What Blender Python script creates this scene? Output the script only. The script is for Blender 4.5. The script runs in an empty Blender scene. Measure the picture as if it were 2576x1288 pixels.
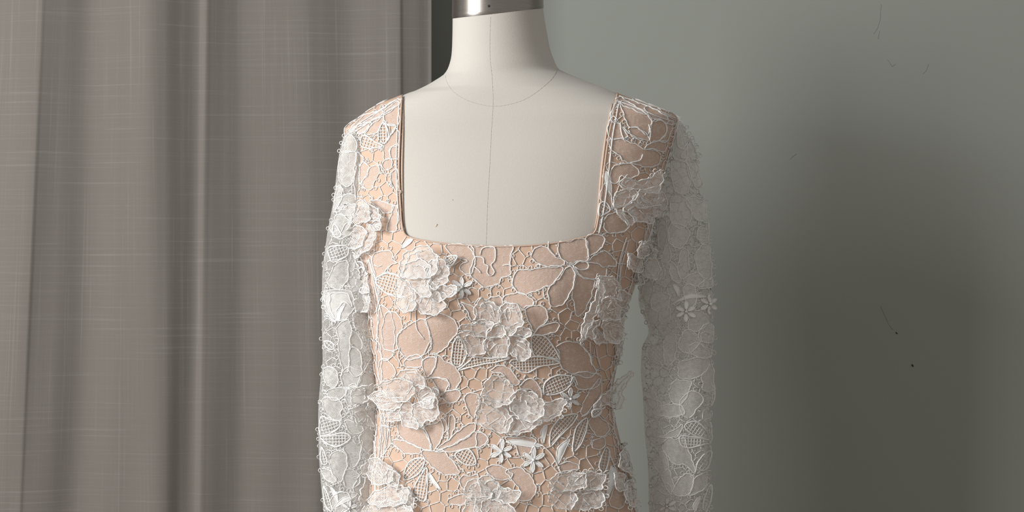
import bpy, math, random
import numpy as np
from mathutils import Vector
from mathutils.bvhtree import BVHTree
from mathutils.geometry import delaunay_2d_cdt
random.seed(7)
SC = bpy.context.scene
COL = SC.collection

# ------------------------------------------------------------------ camera, world, lights, exposure
S = 0.00048          # metres per photo pixel at the depth of the dress form
D = 1.9              # camera distance
CZ = 1.25            # eye height
cd = bpy.data.cameras.new('camera'); cam = bpy.data.objects.new('camera', cd); COL.objects.link(cam)
cam.location = (0, -D, CZ); cam.rotation_euler = (math.pi/2, 0, 0)
cd.sensor_width = 36; cd.lens = 36*D/(2576*S); cd.clip_start = 0.05
SC.camera = cam
w = bpy.data.worlds.new('world'); SC.world = w; w.use_nodes = True
w.node_tree.nodes['Background'].inputs[0].default_value = (0.92, 0.88, 0.83, 1)
w.node_tree.nodes['Background'].inputs[1].default_value = 0.38
def area(name, loc, target, sx, sy, power, col):
    l = bpy.data.lights.new(name, 'AREA'); l.shape = 'RECTANGLE'; l.size = sx; l.size_y = sy
    l.energy = power; l.color = col
    o = bpy.data.objects.new(name, l); COL.objects.link(o); o.location = loc
    o.rotation_euler = (Vector(target)-Vector(loc)).to_track_quat('-Z', 'Y').to_euler()
    return o
area('window_light', (-1.93, -1.52, 1.88), (0, 0, 1.25), 0.80, 1.00, 75, (1.0, 1.0, 0.985))
SC.view_settings.view_transform = 'Standard'; SC.view_settings.look = 'None'
SC.view_settings.exposure = 0.0; SC.view_settings.gamma = 1; SC.view_settings.use_curve_mapping = False
SC.cycles.transparent_max_bounces = 48
SC.cycles.max_bounces = 6

# ------------------------------------------------------------------ helpers
def tag(o, label=None, cat=None, group=None, kind=None):
    if label: o['label'] = label
    if cat: o['category'] = cat
    if group: o['group'] = group
    if kind: o['kind'] = kind
    return o
def empty(name, loc=(0, 0, 0)):
    o = bpy.data.objects.new(name, None); COL.objects.link(o); o.location = loc; return o
def link(name, verts, faces, mats, parent=None, midx=None, uvs=None, smooth=True):
    me = bpy.data.meshes.new(name)
    me.from_pydata([tuple(v) for v in verts], [], faces)
    for m in (mats if isinstance(mats, (list, tuple)) else [mats]): me.materials.append(m)
    if midx is not None: me.polygons.foreach_set('material_index', midx)
    if smooth: me.polygons.foreach_set('use_smooth', [True]*len(me.polygons))
    if uvs is not None:
        ul = me.uv_layers.new(name='UVMap')
        li = np.empty(len(me.loops), dtype=np.int32); me.loops.foreach_get('vertex_index', li)
        ul.data.foreach_set('uv', np.asarray(uvs, dtype=np.float32)[li].ravel())
    me.update()
    o = bpy.data.objects.new(name, me); COL.objects.link(o)
    if parent: o.parent = parent
    return o
def W(px, py, y=0.0):
    "world point seen at photo pixel (px,py) for a depth y"
    k = (D+y)/D
    return Vector(((px-1288)*S*k, y, CZ+(644-py)*S*k))
def P2(v):
    k = D/(D+v[1]); return (1288+v[0]*k/S, 644-(v[2]-CZ)*k/S)

class MB:
    "collects films, tubes and domes into one mesh"
    def __init__(s): s.v = []; s.f = []; s.m = []; s.uv = []
    def add(s, vs, fs, mi, uvs=None):
        b = len(s.v); s.v += vs; s.uv += (uvs if uvs else [(0.0, 0.0)]*len(vs))
        s.f += [tuple(i+b for i in f) for f in fs]; s.m += [mi]*len(fs)
    def tube(s, pts, r, mi=1, n=5, closed=False, rough=0.0, taper=False):
        N = len(pts)
        if N < 2: return
        vs = []; fs = []
        rr = r if isinstance(r, (list, tuple)) else [r]*N
        for i, p in enumerate(pts):
            a = pts[(i-1) % N] if (closed or i > 0) else p
            b = pts[(i+1) % N] if (closed or i < N-1) else p
            t = (b-a)
            if t.length < 1e-9: t = Vector((1, 0, 0))
            t.normalize()
            u = t.cross(Vector((0.03, 1, 0.05)))
            if u.length < 1e-3: u = t.cross(Vector((0, 0, 1)))
            u.normalize(); v = t.cross(u)
            q = rr[i]*(1+rough*(random.random()-.5)*2)
            if taper and not closed and (i == 0 or i == N-1): q *= .5
            ph = i*0.5
            for k in range(n):
                c = 2*math.pi*k/n+ph
                vs.append(p+u*(q*math.cos(c))+v*(q*math.sin(c)))
        M = N if closed else N-1
        for i in range(M):
            a = i*n; b = ((i+1) % N)*n
            for k in range(n):
                fs.append((a+k, a+(k+1) % n, b+(k+1) % n, b+k))
        if not closed:
            fs.append(tuple(range(n))[::-1]); fs.append(tuple((N-1)*n+k for k in range(n)))
        s.add(vs, fs, mi)
    def build(s, name, mats, parent):
        if not s.f: return None
        return link(name, s.v, s.f, mats, parent, s.m, s.uv)

# ------------------------------------------------------------------ materials
def mat(name):
    m = bpy.data.materials.new(name); m.use_nodes = True
    nt = m.node_tree; nt.nodes.clear()
    out = nt.nodes.new('ShaderNodeOutputMaterial')
    return m, nt, out
def N(nt, t, **kw):
    n = nt.nodes.new(t)
    for k, v in kw.items():
        if k in ('operation', 'blend_type', 'noise_dimensions', 'wave_type', 'bands_direction', 'data_type', 'interpolation_type'): setattr(n, k, v)
    return n
def math_(nt, op, a, b=None, c=None, clamp=False):
    n = nt.nodes.new('ShaderNodeMath'); n.operation = op; n.use_clamp = clamp
    for i, x in enumerate((a, b, c)):
        if x is None: continue
        if isinstance(x, (int, float)): n.inputs[i].default_value = x
        else: nt.links.new(x, n.inputs[i])
    return n.outputs[0]
def maprange(nt, v, a, b, c, d):
    n = nt.nodes.new('ShaderNodeMapRange'); n.clamp = True
    nt.links.new(v, n.inputs[0])
    for i, x in enumerate((a, b, c, d)): n.inputs[i+1].default_value = x
    return n.outputs[0]
def noise(nt, vec, scale, detail=2, rough=.5, mapping=None):
    n = nt.nodes.new('ShaderNodeTexNoise'); n.inputs['Scale'].default_value = scale
    n.inputs['Detail'].default_value = detail; n.inputs['Roughness'].default_value = rough
    if mapping:
        mp = nt.nodes.new('ShaderNodeMapping'); mp.inputs['Scale'].default_value = mapping
        nt.links.new(vec, mp.inputs[0]); vec = mp.outputs[0]
    nt.links.new(vec, n.inputs['Vector']); return n.outputs[0]
def mixcol(nt, f, a, b):
    n = nt.nodes.new('ShaderNodeMix'); n.data_type = 'RGBA'
    if isinstance(f, float): n.inputs[0].default_value = f
    else: nt.links.new(f, n.inputs[0])
    for i, x in ((6, a), (7, b)):
        if isinstance(x, tuple): n.inputs[i].default_value = x+(1,)
        else: nt.links.new(x, n.inputs[i])
    return n.outputs[2]
def bump(nt, h, strength, dist):
    b = nt.nodes.new('ShaderNodeBump'); b.inputs['Strength'].default_value = strength
    b.inputs['Distance'].default_value = dist; nt.links.new(h, b.inputs['Height']); return b.outputs[0]
def obj_co(nt): return nt.nodes.new('ShaderNodeTexCoord').outputs['Object']
def uv_co(nt): return nt.nodes.new('ShaderNodeTexCoord').outputs['UV']

def m_paint(name, a, b):
    m, nt, out = mat(name); bs = nt.nodes.new('ShaderNodeBsdfPrincipled')
    co = obj_co(nt); n1 = noise(nt, co, 1.6, 3)
    nt.links.new(mixcol(nt, n1, a, b), bs.inputs['Base Color'])
    bs.inputs['Roughness'].default_value = .75
    nt.links.new(bump(nt, noise(nt, co, 260, 3), .12, .0006), bs.inputs['Normal'])
    nt.links.new(bs.outputs[0], out.inputs[0]); return m
def m_canvas():
    m, nt, out = mat('canvas_cloth'); bs = nt.nodes.new('ShaderNodeBsdfPrincipled')
    co = obj_co(nt)
    wv = noise(nt, co, 1500, 2, .6, (1, .5, .28)); sp = noise(nt, co, 55, 4, .7)
    dirt = maprange(nt, sp, .74, .80, 0, 1)
    c = mixcol(nt, noise(nt, co, 9, 3), (0.51, 0.482, 0.445), (0.56, 0.532, 0.492))
    c = mixcol(nt, wv, c, (0.60, 0.57, 0.525))
    c = mixcol(nt, dirt, c, (0.34, 0.27, 0.2))
    nt.links.new(c, bs.inputs['Base Color']); bs.inputs['Roughness'].default_value = .9
    bs.inputs['Sheen Weight'].default_value = .15
    nt.links.new(bump(nt, wv, .22, .0005), bs.inputs['Normal'])
    nt.links.new(bs.outputs[0], out.inputs[0]); return m
def m_metal():
    m, nt, out = mat('brushed_steel'); bs = nt.nodes.new('ShaderNodeBsdfPrincipled')
    co = obj_co(nt); n = noise(nt, co, 60, 3, .6, (1, 1, 30))
    nt.links.new(mixcol(nt, n, (0.27, 0.245, 0.225), (0.42, 0.39, 0.365)), bs.inputs['Base Color'])
    bs.inputs['Metallic'].default_value = 1; bs.inputs['Roughness'].default_value = .3
    nt.links.new(bump(nt, n, .12, .0005), bs.inputs['Normal'])
    nt.links.new(bs.outputs[0], out.inputs[0]); return m
def m_plain(name, col, rough=.8, metal=0.0):
    m, nt, out = mat(name); bs = nt.nodes.new('ShaderNodeBsdfPrincipled')
    n = noise(nt, obj_co(nt), 40, 3)
    nt.links.new(mixcol(nt, n, tuple(c*.9 for c in col), tuple(min(1, c*1.08) for c in col)), bs.inputs['Base Color'])
    bs.inputs['Roughness'].default_value = rough; bs.inputs['Metallic'].default_value = metal
    nt.links.new(bs.outputs[0], out.inputs[0]); return m
def m_lining():
    m, nt, out = mat('peach_lining'); bs = nt.nodes.new('ShaderNodeBsdfPrincipled')
    co = obj_co(nt); wv = noise(nt, co, 1100, 1, .5, (1, .5, .6)); big = noise(nt, co, 14, 2, .5, (1, 1, .35))
    c = mixcol(nt, wv, (0.56, 0.385, 0.285), (0.64, 0.46, 0.35))
    nt.links.new(c, bs.inputs['Base Color']); bs.inputs['Roughness'].default_value = .65
    bs.inputs['Sheen Weight'].default_value = .1
    hh = math_(nt, 'ADD', math_(nt, 'MULTIPLY', big, 6.0), math_(nt, 'MULTIPLY', wv, .12))
    nt.links.new(bump(nt, hh, .5, .0016), bs.inputs['Normal'])
    nt.links.new(bs.outputs[0], out.inputs[0]); return m
def m_thread(name, col, tr=.25):
    m, nt, out = mat(name)
    d = nt.nodes.new('ShaderNodeBsdfDiffuse'); t = nt.nodes.new('ShaderNodeBsdfTranslucent')
    co = obj_co(nt); n = noise(nt, co, 1500, 1)
    c = mixcol(nt, n, tuple(x*.88 for x in col), col)
    nt.links.new(c, d.inputs[0]); nt.links.new(c, t.inputs[0])
    
    mx = nt.nodes.new('ShaderNodeMixShader'); mx.inputs[0].default_value = tr
    nt.links.new(d.outputs[0], mx.inputs[1]); nt.links.new(t.outputs[0], mx.inputs[2])
    nt.links.new(mx.outputs[0], out.inputs[0]); return m
def m_net(name, col, thin, dense, cell=3.3, mott=(.51, .58), tr=.35):
    """hexagonal tulle: real holes between threads, with denser embroidered speckle. UV is in photo-pixel-sized units"""
    m, nt, out = mat(name); L = nt.links
    uv = uv_co(nt); sx = nt.nodes.new('ShaderNodeSeparateXYZ'); L.new(uv, sx.inputs[0])
    x, y = sx.outputs[0], sx.outputs[1]; k = 2*math.pi/(cell*.866)
    def wv(a, b): return math_(nt, 'COSINE', math_(nt, 'ADD', math_(nt, 'MULTIPLY', x, a*k), math_(nt, 'MULTIPLY', y, b*k)))
    th = .45
    h = math_(nt, 'ADD', math_(nt, 'ADD', wv(math.cos(th), math.sin(th)), wv(math.cos(th+2.0944), math.sin(th+2.0944))), wv(math.cos(th-2.0944), math.sin(th-2.0944)))
    a = maprange(nt, h, -.9, .9, 1.0, 0.0)
    nz = noise(nt, uv, .10, 4, .68)
    dn = maprange(nt, nz, mott[0], mott[1], 0.0, 1.0)
    al = math_(nt, 'ADD', math_(nt, 'MULTIPLY', a, thin), math_(nt, 'MULTIPLY', dn, math_(nt, 'ADD', math_(nt, 'MULTIPLY', a, dense*.6), dense*.4)), clamp=True)
    d = nt.nodes.new('ShaderNodeBsdfDiffuse'); t = nt.nodes.new('ShaderNodeBsdfTranslucent')
    d.inputs[0].default_value = col+(1,); t.inputs[0].default_value = col+(1,)
    mx = nt.nodes.new('ShaderNodeMixShader'); mx.inputs[0].default_value = tr
    L.new(d.outputs[0], mx.inputs[1]); L.new(t.outputs[0], mx.inputs[2])
    tp = nt.nodes.new('ShaderNodeBsdfTransparent'); m2 = nt.nodes.new('ShaderNodeMixShader')
    L.new(al, m2.inputs[0]); L.new(tp.outputs[0], m2.inputs[1]); L.new(mx.outputs[0], m2.inputs[2])
    L.new(m2.outputs[0], out.inputs[0]); return m
def m_linen():
    m, nt, out = mat('slub_linen'); L = nt.links
    uv = uv_co(nt)
    # slub threads: long thin lighter lines along warp and weft
    hz = maprange(nt, noise(nt, uv, 1, 2, .6, (5, 240, 1)), .60, .70, 0, 1)
    hz2 = maprange(nt, noise(nt, uv, 1, 1, .5, (3, 420, 1)), .55, .72, 0, .55)
    vt = maprange(nt, noise(nt, uv, 1, 2, .6, (170, 2.2, 1)), .60, .70, 0, 1)
    vt2 = maprange(nt, noise(nt, uv, 1, 1, .5, (420, 5, 1)), .55, .75, 0, .5)
    fine = noise(nt, uv, 900, 1)
    s = math_(nt, 'ADD', math_(nt, 'ADD', math_(nt, 'MULTIPLY', hz, .40), math_(nt, 'MULTIPLY', vt, .34)),
              math_(nt, 'ADD', math_(nt, 'MULTIPLY', hz2, .3), math_(nt, 'MULTIPLY', vt2, .3)), clamp=True)
    c = mixcol(nt, s, (0.194, 0.178, 0.163), (0.28, 0.262, 0.245))
    c = mixcol(nt, math_(nt, 'MULTIPLY', fine, .3), c, (0.15, 0.138, 0.125))
    d = nt.nodes.new('ShaderNodeBsdfDiffuse'); t = nt.nodes.new('ShaderNodeBsdfTranslucent')
    L.new(c, d.inputs[0]); L.new(c, t.inputs[0])
    mx = nt.nodes.new('ShaderNodeMixShader'); mx.inputs[0].default_value = .12
    L.new(d.outputs[0], mx.inputs[1]); L.new(t.outputs[0], mx.inputs[2]); L.new(mx.outputs[0], out.inputs[0]); return m

M_WALL = m_paint('green_grey_paint', (0.272, 0.288, 0.262), (0.288, 0.306, 0.279))
M_FLOOR = m_plain('oak_floor', (0.22, 0.16, 0.11), .5)
M_CANVAS = m_canvas(); M_METAL = m_metal(); M_HOLE = m_plain('dark_hole', (0.03, 0.025, 0.02))
M_SEAM = m_plain('seam_thread', (0.50, 0.45, 0.38), .9)
M_LINING = m_lining(); M_BIND = m_plain('binding_cloth', (0.60, 0.44, 0.345), .7)
M_THREAD = m_thread('white_cord', (0.95, 0.945, 0.935), .08)
M_NET = m_net('tulle_net', (0.90, 0.82, 0.775), .62, .38)
M_NET3 = m_net('tulle_petal', (0.93, 0.905, 0.89), .58, .42, mott=(.44, .56), tr=.25)
M_NETS = m_net('tulle_sleeve', (0.88, 0.875, 0.855), .74, .34, mott=(.45, .6), tr=.3)
M_BASE = m_net('tulle_ground', (0.88, 0.875, 0.855), .55, .3, mott=(.5, .6), tr=.3)
M_LINEN = m_linen()

# ------------------------------------------------------------------ setting
YW = 0.45
wm = W(1288, 644, YW)
def box(name, lo, hi, m, parent=None):
    x0, y0, z0 = lo; x1, y1, z1 = hi
    v = [(x, y, z) for x in (x0, x1) for y in (y0, y1) for z in (z0, z1)]
    f = [(0, 1, 3, 2), (4, 6, 7, 5), (0, 4, 5, 1), (2, 3, 7, 6), (0, 2, 6, 4), (1, 5, 7, 3)]
    return link(name, v, f, m, parent, smooth=False)
wall = tag(box('wall_back', (-2.2, YW, 0), (2.4, YW+.1, 2.6), M_WALL), kind='structure')
tag(box('floor', (-2.2, -2.6, -.1), (2.4, YW+.1, 0), M_FLOOR), kind='structure')
# fine hairs and specks stuck to the paint
def wall_mark(pts, r):
    b = MB(); b.tube([W(x, y, YW-.0003) for x, y in pts], r, 0, 4); o = b.build('wall_mark', [M_HOLE], wall)
wall_mark([(2294, 917), (2297, 922)], .0012); wall_mark([(2254, 836), (2257, 840)], .0009)
M_FAINT = m_plain('faint_mark', (0.2, 0.213, 0.187))
for q in ([(2217, 10), (2214, 50), (2208, 70), (2198, 86)], [(2213, 78), (2209, 98)], [(2233, 150), (2245, 168), (2252, 162)], [(2336, 162), (2330, 178), (2322, 186)],
          [(2004, 388), (1996, 392), (1988, 400)], [(2215, 770), (2235, 815), (2246, 830)]):
    b = MB(); b.tube([W(x, y, YW-.0001) for x, y in q], .0002, 0, 4); b.build('wall_mark', [M_FAINT], wall)

# ------------------------------------------------------------------ curtain
def cr(xs, ys, x):
    "smooth interpolation through control points (cubic Hermite, finite differences)"
    i = max(0, min(len(xs)-2, int(np.searchsorted(xs, x))-1))
    h = xs[i+1]-xs[i]; t = (x-xs[i])/h; t = max(0, min(1, t))
    def sl(j):
        if j <= 0: return (ys[1]-ys[0])/(xs[1]-xs[0])
        if j >= len(xs)-1: return (ys[-1]-ys[-2])/(xs[-1]-xs[-2])
        a = (ys[j]-ys[j-1])/(xs[j]-xs[j-1]); b = (ys[j+1]-ys[j])/(xs[j+1]-xs[j])
        return 0 if a*b <= 0 else 2*a*b/(a+b)
    m0, m1 = sl(i)*h, sl(i+1)*h
    return (2*t**3-3*t*t+1)*ys[i]+(t**3-2*t*t+t)*m0+(-2*t**3+3*t*t)*ys[i+1]+(t**3-t*t)*m1
YC = 0.335
FOLD = [(-700, .3), (-560, .6), (-430, .35), (-280, .65), (-160, .4), (-40, .5), (60, .68), (100, .72), (113, .68), (160, .54), (230, .38), (310, .54), (380, .72), (412, .68), (460, .52), (500, .42), (518, .49),
        (532, .45), (570, .33), (610, .25), (690, .34), (770, .43), (805, .38), (880, .25), (950, .40), (1005, .52), (1015, .475), (1050, .40), (1078, .34), (1085, .38)]
FX = [a for a, b in FOLD]; FY = [b for a, b in FOLD]
SL = [(-700, 0), (60, -45), (110, -50), (380, 8), (520, -14), (735, 25), (1000, 6), (1085, 0)]
def curtain():
    vs = []; fs = []; uv = []; nx = 900; nz = 26
    zt, zb = 2.5, .03
    arc = 0; prev = None; cols = []
    for i in range(nx+1):
        px = -700+1785*i/nx
        d = cr(FX, FY, px)
        if prev is not None: arc += math.hypot((px-prev[0])*S*1.17, (d-prev[1])*.062)
        prev = (px, d); cols.append((px, d, arc))
    for j in range(nz+1):
        z = zt+(zb-zt)*j/nz; py = 644-(z-CZ)/(S*1.17)
        tt = (py-100)/1100
        for px, d, a in cols:
            sh = np.interp(px, [q[0] for q in SL], [q[1] for q in SL])*tt
            amp = .062*(1+.12*math.sin(px*.006+tt*2))
            y = YC-amp*d+.004*math.sin(px*.05+tt*3.1)*tt*.4
            p = W(px+sh, 644, y); vs.append((p.x, y, z)); uv.append((a, z))
    for j in range(nz):
        for i in range(nx):
            a = j*(nx+1)+i; fs.append((a, a+1, a+nx+2, a+nx+1))
    root = tag(empty('curtain', (-.75, YC, .03)), 'grey slubbed linen curtain hanging in soft folds at the left in front of the wall', 'curtain')
    o = link('curtain_cloth', [(x+.75, y-YC, z-.03) for x, y, z in vs], fs, M_LINEN, root, uvs=uv)
    # folded side hem
    b = MB(); b.tube([W(1084, 644-(z-CZ)/(S*1.17), YC-.026)-Vector((-.75, YC, .03)) for z in (.04, 1.0, 1.5, 2.49)], .0022, 0, 6)
    b.build('side_hem', [M_LINEN], root)
    b = MB(); b.tube([Vector((-1.05, 0, 2.47)), Vector((.75-.13, 0, 2.47))], .012, 0, 12); b.build('rod', [M_METAL], root)
    return root
curtain()

# ------------------------------------------------------------------ dress form body surface
ROWS = [(-10, 1140, 1364, .056, .056), (37, 1140, 1367, .056, .056), (100, 1139, 1377, .057, .058), (130, 1137, 1383, .058, .059), (160, 1130, 1394, .060, .062), (180, 1119, 1405, .061, .064),
        (195, 1098, 1436, .063, .066), (210, 1074, 1475, .065, .070), (225, 1045, 1516, .067, .073), (243, 1008, 1562, .069, .077), (270, 955, 1640, .071, .082), (298, 915, 1697, .074, .087), (330, 877, 1693, .077, .090),
        (360, 886, 1684, .081, .093), (400, 892, 1672, .088, .098), (480, 897, 1653, .100, .100), (560, 901, 1636, .110, .100), (640, 914, 1612, .117, .098), (720, 929, 1588, .120, .095), (800, 940, 1564, .116, .090),
        (900, 951, 1546, .106, .086), (1000, 957, 1533, .100, .085), (1100, 953, 1550, .102, .090), (1200, 943, 1580, .107, .098), (1288, 938, 1597, .112, .105), (1500, 908, 1640, .122, .120), (1760, 880, 1680, .125, .13), (3200, 800, 1760, .16, .17)]
RP = [r[0] for r in ROWS]
def sect(py):
    return [cr(RP, [r[i] for r in ROWS], py) for i in (1, 2, 3, 4)]
def body_pt(t, py, sec, off=0.0):
    xl, xr, df, db = sec
    cx = (xl+xr)/2; a = (xr-xl)/2*S+off
    c, s = math.cos(t), math.sin(t)
    n = 2.35 if py > 230 else 2.0
    X = math.copysign(abs(c)**(2/n), c); Y = math.copysign(abs(s)**(2/n), s)
    dep = (df if s > 0 else db)+off
    x = (cx-1288)*S+a*X; y = -dep*Y
    z = CZ+(644-py)*S
    if s > 0:
        x -= .12*dep*Y                                   # form turned slightly to the left
        for bx in (1118, 1375):
            d2 = ((x/S+1288-bx)/92)**2+((py-770)/95)**2
            y -= .012*math.exp(-d2)*min(1, Y*1.5)
    if py < 260:                                         # neck leans forward: tilt its rings
        k = min(1, (260-py)/160.)
        z += k*((y)*.14+(x-(cx-1288)*S)*.10)
    return Vector((x, y, z))
def loft(pys, nt, off=0.0):
    vs = []; 
    for py in pys:
        sec = sect(py)
        for i in range(nt): vs.append(body_pt(2*math.pi*i/nt, py, sec, off))
    fs = []
    for j in range(len(pys)-1):
        for i in range(nt):
            fs.append((j*nt+i, j*nt+(i+1) % nt, (j+1)*nt+(i+1) % nt, (j+1)*nt+i))
    return vs, fs
form = tag(empty('dress_form', W(1250, 3248)), 'cream canvas dress form with brushed steel neck cap, wearing the lace dress', 'dress form')
FO = form.location.copy()
def loc(vs): return [v-FO for v in vs]
pys = list(np.linspace(22, 1760, 240)); nt = 128
bv, bf = loft(pys, nt)
link('torso', loc(bv), bf+[tuple(range(nt))[::-1], tuple((len(pys)-1)*nt+i for i in range(nt))], M_CANVAS, form)
# steel neck cap
sec = sect(22)
capv = []; capf = []; prof = [(1.004, 8), (1.016, 7), (1.016, 4), (1.012, 0), (1.008, -60), (1.004, -110), (.97, -122), (.85, -128), (.4, -131), (.001, -132)]
prof = [(1.0, 14)] + prof[1:]
for (k, dpy) in prof:
    for i in range(96):
        p = body_pt(2*math.pi*i/96, 22, sec); c = Vector(((sum(sec[:2])/2-1288)*S, 0, 0))
        capv.append(Vector((c.x+(p.x-c.x)*k, p.y*k, p.z-dpy*S if k > .5 else p.z-dpy*S)))
for j in range(len(prof)-1):
    for i in range(96): capf.append((j*96+i, j*96+(i+1) % 96, (j+1)*96+(i+1) % 96, (j+1)*96+i))
cap = link('neck_cap', loc(capv), capf, M_METAL, form)
BODY = BVHTree.FromPolygons(bv, bf)
CAPB = BVHTree.FromPolygons(capv, capf)
CAMP = Vector((0, -D, CZ))
def ray(bvh, px, py, back=False):
    d = (W(px, py, 0)-CAMP).normalized()
    if back:
        o = CAMP+d*(D*1.6); h = bvh.ray_cast(o, -d)
    else: h = bvh.ray_cast(CAMP, d)
    return h[0], h[1]
p, n = ray(CAPB, 1230, 15)
b = MB(); b.tube([p+Vector((.0011*math.cos(a), -.0002, .0011*math.sin(a)))-FO for a in np.linspace(0, 6.283, 9)[:8]], .0005, 0, 4, closed=True)
b.tube([p+Vector((0, -.0004, 0))-FO, p+Vector((0, .002, 0))-FO], .001, 0, 8)
b.build('screw_hole', [M_HOLE], form)
def smooth_open(pts, step=6.0):
    if len(pts) < 3: 
        a, b_ = pts; n = max(1, int(math.hypot(b_[0]-a[0], b_[1]-a[1])/step)); return [(a[0]+(b_[0]-a[0])*i/n, a[1]+(b_[1]-a[1])*i/n) for i in range(n+1)]
    P = [pts[0]]+list(pts)+[pts[-1]]; out = []
    for i in range(1, len(P)-2):
        p0, p1, p2, p3 = P[i-1], P[i], P[i+1], P[i+2]
        n = max(1, int(math.hypot(p2[0]-p1[0], p2[1]-p1[1])/step))
        for k in range(n):
            t = k/n
            out.append(tuple(.5*((2*p1[a])+(-p0[a]+p2[a])*t+(2*p0[a]-5*p1[a]+4*p2[a]-p3[a])*t*t+(-p0[a]+3*p1[a]-3*p2[a]+p3[a])*t**3) for a in (0, 1)))
    out.append(tuple(pts[-1])); return out
def smooth_closed(pts, step=6.0):
    n_ = len(pts); out = []
    for i in range(n_):
        p0, p1, p2, p3 = pts[i-1], pts[i], pts[(i+1) % n_], pts[(i+2) % n_]
        n = max(1, int(math.hypot(p2[0]-p1[0], p2[1]-p1[1])/step))
        for k in range(n):
            t = k/n
            out.append(tuple(.5*((2*p1[a])+(-p0[a]+p2[a])*t+(2*p0[a]-5*p1[a]+4*p2[a]-p3[a])*t*t+(-p0[a]+3*p1[a]-3*p2[a]+p3[a])*t**3) for a in (0, 1)))
    return out
def form_line(name, pts, r, m, dash=False):
    b = MB(); q = smooth_open(pts, 2.5 if dash else 5)
    P = []
    for x, y in q:
        h, nn = ray(BODY, x, y)
        if h is not None: P.append(h+nn*(.00005 if not dash else .0)-FO)
    rr = [r*(1.1 if (i//2) % 2 else .75) for i in range(len(P))] if dash else r
    b.tube(P, rr, 0, 4); b.build(name, [m], form)
form_line('front_seam', [(1234, 42), (1232, 110), (1233, 150), (1238, 200), (1240, 262), (1236, 330), (1231, 430), (1226, 520), (1222, 640)], .00026, M_SEAM, True)
form_line('neck_seam', [(1121, 190), (1124, 206), (1140, 230), (1172, 251), (1210, 263), (1240, 267), (1275, 264), (1320, 250), (1360, 224), (1390, 196), (1402, 174)], .00025, M_SEAM, True)
M_STAIN = m_plain('rust_stain', (0.60, 0.45, 0.30))
b = MB(); q, _ = ray(BODY, 1098, 568); b.tube([q+Vector((dx, -.0001, dz))-FO for dx, dz in ((-.001, -.0015), (0, 0), (.0008, .002))], .0005, 0, 4); b.build('stain', [M_STAIN], form)
b = MB(); q, _ = ray(BODY, 1138, 503); b.tube([q+Vector((0, -.0001, 0))-FO, q+Vector((.0006, -.0001, 0))-FO], .0005, 0, 4); b.build('stain', [M_SEAM], form)
b = MB(); b.tube([Vector((0, 0, .03)), Vector((0, 0, .75))], .016, 0, 16); b.build('pole', [M_METAL], form)
b = MB()
b.tube([Vector((0, 0, 0)), Vector((0, 0, .02)), Vector((0, 0, .03))], [.17, .17, .1], 0, 32); b.build('base', [M_METAL], form)

# ------------------------------------------------------------------ dress: lining
dress = tag(empty('dress', W(1250, 3180)), 'peach lined square-neck dress with white floral lace and sheer sleeves on the form', 'dress')
DO = dress.location.copy()
NECK = [(1011, 100), (1011, 243), (1007, 330), (1004, 430), (1008, 520), (1011, 562), (1018, 588), (1034, 598), (1070, 606), (1120, 613), (1190, 618), (1260, 620), (1330, 618), (1400, 611), (1450, 601), (1484, 592), (1496, 583),
        (1503, 560), (1512, 500), (1519, 430), (1530, 350), (1546, 270), (1553, 236), (1553, 100)]
NK = smooth_open(NECK[1:-1], 6)
def inside(poly, x, y):
    c = False; n = len(poly); j = n-1
    for i in range(n):
        xi, yi = poly[i]; xj, yj = poly[j]
        if (yi > y) != (yj > y) and x < (xj-xi)*(y-yi)/(yj-yi+1e-12)+xi: c = not c
        j = i
    return c
NKP = [(1011, 60)]+NK+[(1553, 60)]
OFFL = .0028
lp = list(np.linspace(228, 1330, 300))+[1360, 1400, 1450, 1500, 1600, 1700, 1850, 2000, 2200, 2400, 2700, 3000, 3170]
LN = 300
lv, lf = loft(lp, LN, OFFL)
proj = [P2(v) for v in lv]
inn = [(inside(NKP, *q) if q[1] < 640 else False) for q in proj]
def keep(f):
    if all(inn[i] for i in f): return False
    q = [proj[i] for i in f]; cx = sum(a for a, _ in q)/4; cy = sum(b_ for _, b_ in q)/4
    return not (cy < 640 and inside(NKP, cx, cy))
lf2 = [f for f in lf if keep(f)]
used = sorted({i for f in lf2 for i in f}); mp = {o: i for i, o in enumerate(used)}
link('bodice_lining', [lv[i]-DO for i in used], [tuple(mp[i] for i in f) for f in lf2], M_LINING, dress)
LBVH = BVHTree.FromPolygons(lv, lf)
b = MB(); P = []
for x, y in NK:
    h, nn = ray(LBVH, x, y)
    if h is not None: P.append(h+nn*.0004-DO)
b.tube(P, .0011, 0, 8); b.build('neckline_binding', [M_BIND], dress)
# facing turned in along the strap edges
for side, sgn in (([(1013, 262), (1012, 330), (1010, 430), (1012, 520), (1015, 566)], 1), ([(1497, 575), (1504, 540), (1510, 480), (1517, 410), (1528, 330), (1541, 262)], -1)):
    b = MB(); P = []
    for x, y in smooth_open(side, 8):
        h, nn = ray(BODY, x+sgn*2, y)
        if h is not None: P.append(h+nn*.0009-DO)
    b.tube(P, [.0006+.0009*math.sin(math.pi*i/max(1, len(P)-1)) for i in range(len(P))], 0, 8); b.build('neckline_facing', [M_BIND], dress)

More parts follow.
